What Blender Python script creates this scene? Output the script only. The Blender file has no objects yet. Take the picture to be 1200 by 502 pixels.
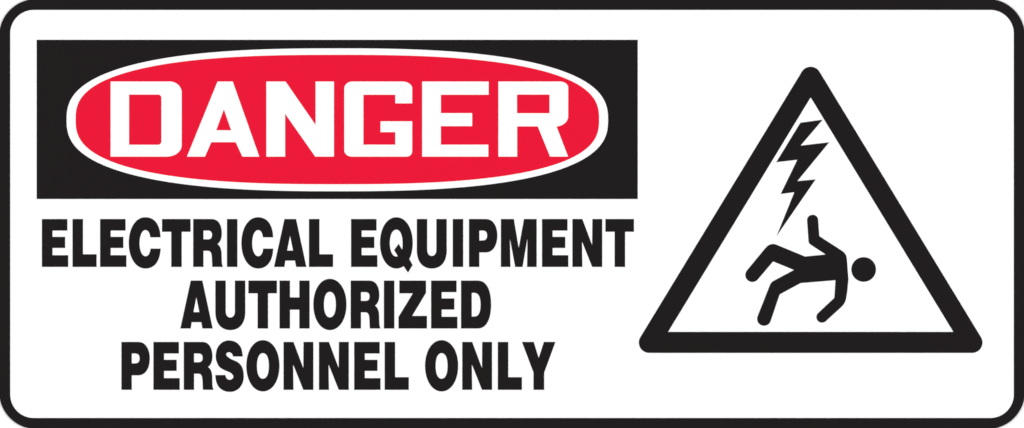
import bpy, math, random

# ------------------------------------------------------------------ scene
S = bpy.context.scene
C = S.collection
U = 0.0003                      # metres per drawing unit: the sign is 360 mm x 150.6 mm
W, H = 1200.0, 502.0
Z0 = 0.40                       # height of the sign's centre

S.render.engine = 'CYCLES'
S.render.resolution_x, S.render.resolution_y = 1024, 428
S.view_settings.view_transform = 'Standard'
S.view_settings.look = 'None'
S.view_settings.exposure = 0.0
S.view_settings.gamma = 1.0
S.cycles.filter_width = 1.6
S.render.dither_intensity = 0.0

# -------------------------------------------------------------- materials
def surface(name, col, rough, grain=0.0, bump=0.0, scale=900.0, spec=0.5):
    m = bpy.data.materials.new(name)
    m.use_nodes = True
    nt = m.node_tree
    b = nt.nodes['Principled BSDF']
    b.inputs['Roughness'].default_value = rough
    b.inputs['Specular IOR Level'].default_value = spec
    tc = nt.nodes.new('ShaderNodeTexCoord')
    n = nt.nodes.new('ShaderNodeTexNoise')
    n.inputs['Scale'].default_value = scale
    n.inputs['Detail'].default_value = 4.0
    nt.links.new(tc.outputs['Object'], n.inputs['Vector'])
    r = nt.nodes.new('ShaderNodeValToRGB')
    r.color_ramp.elements[0].position = 0.3
    r.color_ramp.elements[1].position = 0.7
    r.color_ramp.elements[0].color = [c * (1 - grain) for c in col] + [1]
    r.color_ramp.elements[1].color = [c * (1 + grain) for c in col] + [1]
    nt.links.new(n.outputs['Fac'], r.inputs['Fac'])
    nt.links.new(r.outputs['Color'], b.inputs['Base Color'])
    if bump:
        bp = nt.nodes.new('ShaderNodeBump')
        bp.inputs['Strength'].default_value = bump
        bp.inputs['Distance'].default_value = 0.00002
        nt.links.new(n.outputs['Fac'], bp.inputs['Height'])
        nt.links.new(bp.outputs['Normal'], b.inputs['Normal'])
    return m

M_WHITE = surface('white_plastic', (0.86, 0.86, 0.86), 0.45, 0.004, 0.1)
M_BLACK = surface('black_ink', (0.0090, 0.0069, 0.0074), 0.38, 0.01, 0.0, 500, 0.15)
M_RED   = surface('red_ink', (0.700, 0.0045, 0.0298), 0.38, 0.006, 0.0, 500, 0.15)
M_INKW  = surface('white_ink', (0.86, 0.86, 0.86), 0.50, 0.004, 0.1, 1400)
M_BACK  = surface('white_backdrop', (0.88, 0.88, 0.88), 0.9, 0.004, 0.0, 300, 0.2)

# ------------------------------------------------------------ 2D outlines
def cub(p0, p1, p2, p3, n=14):
    out = []
    for i in range(1, n + 1):
        t = i / n; u = 1 - t
        out.append((u**3*p0[0] + 3*u*u*t*p1[0] + 3*u*t*t*p2[0] + t**3*p3[0],
                    u**3*p0[1] + 3*u*u*t*p1[1] + 3*u*t*t*p2[1] + t**3*p3[1]))
    return out

K = 0.5523
def path(*seg):
    """(x,y) = straight to; ('q',x,y,d) = quarter ellipse to (x,y) leaving 'h'orizontally or
    'v'ertically; ('c',x1,y1,x2,y2,x,y) = cubic; ('s', pts...) = smooth run through points"""
    pts = []
    for s in seg:
        if not isinstance(s[0], str):
            pts.append((float(s[0]), float(s[1])))
        elif s[0] == 'q':
            x0, y0 = pts[-1]; _, x, y, d = s[:4]
            k = s[4] if len(s) > 4 else K
            if d == 'h':
                c1 = (x0 + (x-x0)*k, y0); c2 = (x, y - (y-y0)*k)
            else:
                c1 = (x0, y0 + (y-y0)*k); c2 = (x - (x-x0)*k, y)
            pts += cub((x0, y0), c1, c2, (x, y))
        elif s[0] == 'c':
            pts += cub(pts[-1], s[1:3], s[3:5], s[5:7])
        elif s[0] == 's':
            run = [pts[-1]] + list(s[1:])
            n = len(run)
            for i in range(n - 1):
                a = run[i-1] if i > 0 else run[i]
                b, c = run[i], run[i+1]
                d = run[i+2] if i + 2 < n else run[i+1]
                pts += cub(b, (b[0]+(c[0]-a[0])/6, b[1]+(c[1]-a[1])/6),
                           (c[0]-(d[0]-b[0])/6, c[1]-(d[1]-b[1])/6), c, 6)
    out = []
    for p in pts:                                   # drop doubled points
        if not out or abs(p[0]-out[-1][0]) + abs(p[1]-out[-1][1]) > 1e-4:
            out.append(p)
    if abs(out[0][0]-out[-1][0]) + abs(out[0][1]-out[-1][1]) < 1e-4:
        out.pop()
    return out

def shift(ol, dx, dy):
    return [[(x + dx, y + dy) for x, y in o] for o in ol]

def rounded(poly, r):
    """polygon with every corner rounded; r a number or a list"""
    n = len(poly); out = []
    for i, p in enumerate(poly):
        ri = r[i] if isinstance(r, (list, tuple)) else r
        if ri <= 0:
            out.append(p); continue
        a, b = poly[i-1], poly[(i+1) % n]
        ua = (a[0]-p[0], a[1]-p[1]); ub = (b[0]-p[0], b[1]-p[1])
        la, lb = math.hypot(*ua), math.hypot(*ub)
        ua = (ua[0]/la, ua[1]/la); ub = (ub[0]/lb, ub[1]/lb)
        th = math.acos(max(-1, min(1, ua[0]*ub[0] + ua[1]*ub[1])))
        d = ri / math.tan(th/2)
        bis = (ua[0]+ub[0], ua[1]+ub[1]); lbis = math.hypot(*bis)
        cc = (p[0] + bis[0]/lbis*ri/math.sin(th/2), p[1] + bis[1]/lbis*ri/math.sin(th/2))
        t0 = (p[0]+ua[0]*d, p[1]+ua[1]*d); t1 = (p[0]+ub[0]*d, p[1]+ub[1]*d)
        a0 = math.atan2(t0[1]-cc[1], t0[0]-cc[0]); a1 = math.atan2(t1[1]-cc[1], t1[0]-cc[0])
        da = (a1-a0 + math.pi) % (2*math.pi) - math.pi
        k = max(6, int(abs(da)/math.radians(5)))
        for j in range(k+1):
            out.append((cc[0]+ri*math.cos(a0+da*j/k), cc[1]+ri*math.sin(a0+da*j/k)))
    return out

def oval(cx, cy, a, b, n):
    out = []
    for i in range(240):
        t = 2*math.pi*i/240; c, s = math.cos(t), math.sin(t)
        out.append((cx + a*math.copysign(abs(c)**(2/n), c), cy + b*math.copysign(abs(s)**(2/n), s)))
    return out

def disc(cx, cy, r, n=72):
    return [(cx+r*math.cos(2*math.pi*i/n), cy+r*math.sin(2*math.pi*i/n)) for i in range(n)]

def grow(outline, d):
    """outline with every edge moved out by d (in, if negative)"""
    n = len(outline)
    area = sum(outline[i-1][0]*outline[i][1] - outline[i][0]*outline[i-1][1] for i in range(n))
    sg = d if area > 0 else -d
    out = []
    for i in range(n):
        a, p, b = outline[i-1], outline[i], outline[(i+1) % n]
        l1 = math.hypot(p[0]-a[0], p[1]-a[1]); l2 = math.hypot(b[0]-p[0], b[1]-p[1])
        n1 = ((p[1]-a[1])/l1, -(p[0]-a[0])/l1); n2 = ((b[1]-p[1])/l2, -(b[0]-p[0])/l2)
        m = (n1[0]+n2[0], n1[1]+n2[1]); q = max(m[0]*m[0] + m[1]*m[1], 0.25)
        out.append((p[0] + 2*sg*m[0]/q, p[1] + 2*sg*m[1]/q))
    return out

def slab(name, outlines, front, back, mat, parent, label=None):
    """closed outlines (holes by overlap) -> ONE mesh slab, its face `front` metres and its
    rear `back` metres in front of the sign panel's face"""
    cu = bpy.data.curves.new('outline', 'CURVE')
    cu.dimensions = '2D'; cu.fill_mode = 'BOTH'
    cu.extrude = (front - back) / 2
    for o in outlines:
        sp = cu.splines.new('POLY'); sp.points.add(len(o) - 1)
        for p, (x, y) in zip(sp.points, o):
            p.co = ((x - W/2)*U, (H/2 - y)*U, 0, 1)
        sp.use_cyclic_u = True
    tmp = bpy.data.objects.new('outline', cu)
    C.objects.link(tmp)
    bpy.context.view_layer.update()
    me = bpy.data.meshes.new_from_object(tmp.evaluated_get(bpy.context.evaluated_depsgraph_get()))
    bpy.data.objects.remove(tmp); bpy.data.curves.remove(cu)
    me.name = name
    mid = (front + back) / 2
    for v in me.vertices:                           # drawing plane -> upright, facing -Y
        x, y, z = v.co
        v.co = (x, -(z + mid), y)
    me.materials.clear(); me.materials.append(mat)
    for p in me.polygons: p.use_smooth = False
    o = bpy.data.objects.new(name, me); C.objects.link(o)
    o.parent = parent
    if label: o['label'] = label
    return o

# ------------------------------------------- condensed heavy capitals (message)
# origin = left edge / cap line, cap height 55.7
CAP = 55.7
OUT_O = path((19.1,-2.1), ('q',38.3,27.8,'h',.575), ('q',19.1,57.6,'v',.575), ('q',-.1,27.8,'h',.575), ('q',19.1,-2.1,'v',.575))
IN_O  = path((19.1,12.7), ('q',26.3,27.8,'h',.64), ('q',19.1,43.1,'v',.64), ('q',11.9,27.8,'h',.64), ('q',19.1,12.7,'v',.64))
G = {
 'E': [path((0,0),(29.4,0),(29.4,13.1),(12,13.1),(12,20.9),(26.8,20.9),(26.8,33.5),(12,33.5),(12,42.4),(30.4,42.4),(30.4,CAP),(0,CAP))],
 'L': [path((0,0),(11.8,0),(11.8,41.3),(27.8,41.3),(27.8,CAP),(0,CAP))],
 'I': [path((0,0),(11.8,0),(11.8,CAP),(0,CAP))],
 'T': [path((0,0),(33,0),(33,14.5),(22.6,14.5),(22.6,CAP),(10.8,CAP),(10.8,14.5),(0,14.5))],
 'H': [path((0,0),(11.8,0),(11.8,19.7),(23.2,19.7),(23.2,0),(34.8,0),(34.8,CAP),(23.2,CAP),(23.2,33.7),(11.8,33.7),(11.8,CAP),(0,CAP))],
 'A': [path((12.1,0),(25.4,0),(37.4,CAP),(25.8,CAP),(24.5,48.3),(12.8,48.3),(11.7,CAP),(0,CAP)),
       path((18.5,18.6),(22.3,37.0),(14.8,37.0))],
 'N': [path((0,0),(11.3,0),(23.0,31.0),(23.4,0),(34.5,0),(34.5,CAP),(23.1,CAP),(10.9,25.5),(11.2,CAP),(0,CAP))],
 'M': [path((0,0),(14.8,0),(20.7,34.5),(27.0,0),(41.5,0),(41.5,CAP),(30.7,CAP),(30.9,22.5),(25.0,CAP),(16.7,CAP),(10.3,22.5),(10.8,CAP),(0,CAP))],
 'Z': [path((1,0),(31.8,0),(31.8,14.1),(15.4,41.4),(32.9,41.4),(32.9,CAP),(0,CAP),(0,42.4),(17.0,14.5),(1,14.5))],
 'Y': [path((0,0),(13.3,0),(19.3,19.4),(25.5,0),(38.6,0),(25.5,35.6),(25.5,CAP),(13.4,CAP),(13.4,35.6))],
 'O': [OUT_O, IN_O],
 'U': [path((0,0),(11.7,0),(11.7,35.5),('q',17.3,43.3,'v',.62),('q',22.9,35.5,'h',.62),(22.9,0),(34.6,0),(34.6,36.5),
            ('q',17.3,57.6,'v',.62),('q',0,36.5,'h',.62))],
 'D': [path((0,0),(19.5,0),('c',29.5,0,34.8,11.0,34.8,27.8),('c',34.8,44.6,29.5,CAP,19.5,CAP),(0,CAP)),
       path((12.1,13.9),(15.5,13.9),('c',21.0,14.4,22.9,19.5,22.9,28.0),('c',22.9,36.5,21.0,41.8,15.5,42.1),(12.1,42.1))],
 'P': [path((0,0),(19.5,0),('c',28.0,0,32.8,8.2,32.8,19.2),('c',32.8,30.2,28.0,38.7,19.5,38.7),(11.7,38.7),(11.7,CAP),(0,CAP)),
       path((11.7,13.1),(15.5,13.1),('c',19.6,13.1,21.3,15.2,21.3,19.1),('c',21.3,23.0,19.6,25.1,15.5,25.1),(11.7,25.2))],
 'R': [path((0,0),(21.5,0),('c',29.5,0,33.1,7.5,33.1,16.5),('c',33.1,23.2,31.0,27.2,27.7,29.1),
            ('c',31.8,31.6,32.9,36.5,32.9,42.0),('s',(33.1,49.0),(33.4,52.5),(34.3,CAP)),(22.4,CAP),('s',(22.1,50.0),(21.9,45.0)),
            ('c',21.6,39.5,20.5,36.8,16.8,36.8),(11.6,36.8),(11.6,CAP),(0,CAP)),
       path((11.6,13.1),(17.0,13.1),('c',20.5,13.1,22.1,15.2,22.1,18.5),('c',22.1,21.8,20.5,23.8,17.0,23.8),(11.6,23.8))],
 'C': [path((36.7,21.0),(25.1,21.0),('c',24.5,15.8,22.5,12.5,19.3,12.5),('q',12.1,28.0,'h',.58),('q',19.3,43.6,'v',.58),
            ('c',22.6,43.6,24.8,40.5,25.4,34.7),(36.8,34.7),('c',36.0,49.5,29.6,57.6,19.2,57.6),('q',-.1,28.0,'h',.58),
            ('q',19.0,-2.1,'v',.58),('c',30.4,-2.1,36.1,7.0,36.7,21.0))],
 'Q': [[(x*37.8/38.2, y) for x, y in OUT_O],
       path((18.9,12.0),('c',23.5,12.0,26.4,18.5,26.4,27.8),('s',(26.3,33.0),(25.6,36.2)),(21.6,29.2),(16.5,36.1),(20.9,43.4),
            ('c',20.2,43.9,19.6,44.0,18.9,44.0),('c',14.0,44.0,11.0,37.2,11.0,27.8),('c',11.0,18.5,14.0,12.0,18.9,12.0))],
}
S_PTS = path((31.8,16.6),(20.8,16.6),('s',(19.5,13.4),(16.2,11.6),(13.2,12.6),(12.4,14.8),(14.3,17.4),(18.5,20.2),(26.5,24.0),(31.2,30.0),(32.9,38.6),
             (32.0,46.5),(28.2,53.3),(22.5,57.1),(16.6,58.1),(10.5,57.0),(4.8,53.2),(1.3,47.0),(0,38.8)),(11.5,38.8),
             ('s',(12.6,42.2),(15.0,44.1),(17.8,44.3),(20.4,42.6),(21.2,40.6),(20.2,38.0),(17.0,35.3),(10.5,32.6),(4.6,28.6),(1.3,22.0),(0.6,15.5),
             (2.0,8.0),(5.4,2.8),(10.0,-.6),(16.0,-1.8),(22.5,-.4),(27.0,2.8),(30.3,8.2),(31.8,16.6)))
G['S'] = [S_PTS]
Q_TAIL_OUT = [(27.0,55.5),(32.4,61.8),(37.4,53.6),(33.0,46.0)]

# outline of the Q joined with its tail outside the bowl
def q_outer():
    o = G['Q'][0]
    # walk the bowl; between the two tail joints follow the tail's corners instead
    j1, j2 = (34.0, 47.3), (27.0, 55.0)
    i1 = min(range(len(o)), key=lambda i: math.hypot(o[i][0]-j1[0], o[i][1]-j1[1]))
    i2 = min(range(len(o)), key=lambda i: math.hypot(o[i][0]-j2[0], o[i][1]-j2[1]))
    return o[:i1+1] + [(37.7,53.6),(32.5,62.2)] + o[i2:]
G['Q'] = [q_outer(), G['Q'][1]]

# --------------------------------------------------- wide square capitals (DANGER)
TT, BB = 95.8, 183.75
DANGER = [
 # D
 path((129.7,TT),(199.0,TT),('q',212.9,108.8,'h'),(212.9,170.5),('q',195.0,BB,'v'),(129.7,BB)),
 path((151.2,111.0),(185.2,111.0),('q',189.2,114.8,'h'),(189.2,166.0),('q',185.0,169.9,'v'),(151.2,169.9)),
 # A
 path((255.0,TT),(272.7,TT),(303.8,BB),(284.1,BB),(276.3,166.8),(247.6,166.8),(240.1,BB),(219.2,BB)),
 path((262.4,128.3),(271.0,152.9),(253.3,152.9)),
 # N
 path((312.2,TT),(334.6,TT),(369.9,146.8),(369.9,TT),(391.3,TT),(391.3,BB),(369.5,BB),(334.1,133.4),(334.1,BB),(312.2,BB)),
 # G
 path((413.0,TT),(471.5,TT),('q',483.0,104.0,'h'),(483.0,121.3),(463.3,121.3),(463.3,111.2),(425.8,111.2),(425.8,169.8),(463.3,169.8),
      (463.3,155.0),(446.0,155.0),(446.0,142.4),(483.0,142.4),(483.0,177.2),('q',476.5,BB,'v'),(412.5,BB),('q',403.5,176.3,'h'),
      (403.5,104.0),('q',413.0,TT,'v')),
 # E
 path((494.8,TT),(572.6,TT),(572.6,111.2),(516.6,111.2),(516.6,132.8),(553.3,132.8),(553.3,148.0),(516.6,148.0),(516.6,169.8),
      (572.2,169.8),(572.2,BB),(494.8,BB)),
 # R
 path((584.1,TT),(656.0,TT),('q',665.8,102.8,'h'),(665.8,136.0),('c',665.8,143.5,659.0,148.0,652.1,148.4),(665.7,BB),(644.7,BB),
      (630.2,148.3),(606.0,148.3),(606.0,BB),(584.1,BB)),
 path((605.8,111.0),(644.0,111.0),(644.0,132.9),(605.8,132.9)),
]

# ---------------------------------------------------------------- the sign
sign = bpy.data.objects.new('danger_sign', None); C.objects.link(sign)
sign.location = (0, 0, Z0)
sign['label'] = 'white rectangular danger sign with rounded corners, black border, red oval and falling man triangle'
sign['category'] = 'sign'

um = 1e-6
FRAME = [(-1.3,-1.3),(W+1.3,-1.3),(W+1.3,H+1.3),(-1.3,H+1.3)]
T = 450*um
slab('panel', [rounded([(0,0),(W,0),(W,H),(0,H)], 42.5)], 0, -T, M_WHITE, sign)
slab('border', [rounded(FRAME, 44.5), rounded([(12,11.9),(W-12,11.9),(W-12,H-12),(12,H-12)], 27.5)],
     30*um, -T+60*um, M_BLACK, sign)
header = slab('header_panel', [[(42.9,46.8),(747.4,46.8),(747.4,233.5),(42.9,233.5)]], 30*um, -100*um, M_BLACK, sign)
rim = oval(395.3, 140.6, 317.2, 83.7, 2.56)
red = oval(395.35, 140.3, 306.8, 75.9, 2.63)
slab('oval_rim', [rim, red], 50*um, -80*um, M_INKW, header)
slab('red_oval', [red], 48*um, -70*um, M_RED, header)
slab('header_lettering', DANGER, 75*um, -60*um, M_INKW, header, 'word DANGER in wide white capitals')

def word(letters, line_top):
    ol = []
    for ch, x in letters:
        g = [grow(o, .28 if k == 0 else -.28) for k, o in enumerate(G[ch])]
        ol += shift(g, x, line_top)
    text = ''.join(c for c, _ in letters)
    slab('lettering', ol, 30*um, -100*um, M_BLACK, sign, 'word %s in condensed black capitals' % text)

L1, L2, L3 = 257.1, 329.25, 401.15
word([('E',49.3),('L',85.2),('E',117.5),('C',151.2),('T',190.1),('R',226.6),('I',266.2),('C',283.2),('A',321.4),('L',362.3)], L1)
word([('E',411.6),('Q',445.6),('U',488.7),('I',530.8),('P',549.8),('M',587.2),('E',635.4),('N',671.0),('T',709.7)], L1)
word([('A',211.6),('U',252.6),('T',291.3),('H',327.8),('O',367.5),('R',411.2),('I',450.1),('Z',467.2),('E',505.4),('D',540.5)], L2)
word([('P',142.5),('E',180.0),('R',215.6),('S',252.5),('O',289.0),('N',332.5),('N',374.0),('E',415.3),('L',451.0)], L3)
word([('O',498.4),('N',541.9),('L',583.6),('Y',612.0)], L3)

# ------------------------------------------------------- pictogram triangle
slab('warning_triangle', [rounded([(950,67.1),(1160.9,413.85),(739.1,413.85)], 12.2), [(950,114.4),(1117.1,389.1),(783.0,389.1)]],
     30*um, -100*um, M_BLACK, sign)
slab('lightning_bolt', [[(937.9,144.0),(964.2,140.4),(938.3,170.8),(971.8,166.9),(934.5,212.4),(955.9,210.4),(910.0,277.0),
     (930.8,225.5),(914.8,227.6),(934.3,187.5),(909.6,190.3)]], 30*um, -100*um, M_BLACK, sign)

def arc(cx, cy, r, a0, a1, n=16):
    return [(cx+r*math.cos(math.radians(a0+(a1-a0)*i/n)), cy+r*math.sin(math.radians(a0+(a1-a0)*i/n))) for i in range(n+1)]

fig = []
fig += arc(952.3, 258.4, 6.45, 177, 360)                       # raised hand
fig += [(960.1,277.0),(986.8,294.2)]
fig += [(989.6,296.6),(991.4,299.3),(992.2,302.4)]             # shoulder
fig += [(994.2,327.5),(992.9,341.0),(991.3,351.0),(990.3,354.0),(988.4,357.2),(985.8,360.0)]
fig += arc(963.3, 371.8, 6.5, 48, 228)                         # lower hand
fig += [(977.8,349.3),(979.2,328.5)]
fig += [(938.2,331.9),(913.6,345.2)]
fig += arc(895.4, 373.8, 8.1, 17, 197)                         # lower foot
fig += [(902.0,335.0),(903.0,332.9),(904.4,331.0),(906.4,329.5)]
fig += [(930.6,316.6),(906.0,306.5)]
fig += arc(881.7, 322.4, 8.2, 42, 222)                         # upper foot
fig += [(897.3,290.6),(899.6,288.3),(902.4,286.8),(905.6,286.2),(908.8,286.6)]
fig += [(943.4,300.9),(967.8,298.5),(949.6,286.6),(948.3,285.2),(947.6,283.3)]
man = slab('falling_figure', [grow(fig, .12)], 30*um, -100*um, M_BLACK, sign, 'black falling human figure with bent arms and legs')
slab('head', [disc(1012.1, 316.0, 14.5)], 30*um, -100*um, M_BLACK, man)

# ---------------------------------------------------------------- backdrop
import bmesh
bm = bmesh.new()
bmesh.ops.create_cube(bm, size=1.0)
for v in bm.verts: v.co = (v.co.x*3.2, v.co.y*0.01, v.co.z*2.4)
me = bpy.data.meshes.new('backdrop'); bm.to_mesh(me); bm.free()
me.materials.append(M_BACK)
bd = bpy.data.objects.new('backdrop', me); C.objects.link(bd)
ys = [v.co.y for v in me.vertices]
bd.location = (0, T + 20*um - min(ys), Z0)
bd['kind'] = 'structure'

# -------------------------------------------------------------------- light
wd = bpy.data.worlds.new('World'); S.world = wd; wd.use_nodes = True
wd.node_tree.nodes['Background'].inputs[0].default_value = (1, 1, 1, 1)
wd.node_tree.nodes['Background'].inputs[1].default_value = 0.22

def softbox(name, loc, energy, size):
    l = bpy.data.lights.new(name, 'AREA'); l.shape = 'SQUARE'; l.size = size; l.energy = energy
    o = bpy.data.objects.new(name, l); C.objects.link(o); o.location = loc
    d = (sign.location - o.location)
    o.rotation_euler = d.to_track_quat('-Z', 'Y').to_euler()
E = 25.4
softbox('copy_lamp', (-1.7, -1.35, Z0 + .15), E, 0.9)
softbox('copy_lamp', (1.7, -1.35, Z0 + .15), E, 0.9)
softbox('copy_lamp', (0, -1.35, Z0 + 1.7), E*.55, 0.9)
softbox('copy_lamp', (0, -1.35, Z0 - 1.7), E*.55, 0.9)

# ------------------------------------------------------------------- camera
cam = bpy.data.cameras.new('camera'); co = bpy.data.objects.new('camera', cam); C.objects.link(co)
D = 1.6
co.location = (0, -D, Z0); co.rotation_euler = (math.radians(90), 0, 0)
cam.sensor_fit = 'HORIZONTAL'; cam.sensor_width = 36
cam.lens = 36 * (D - 30*um) / (W*U)
cam.clip_start = 0.05; cam.clip_end = 50
S.camera = co
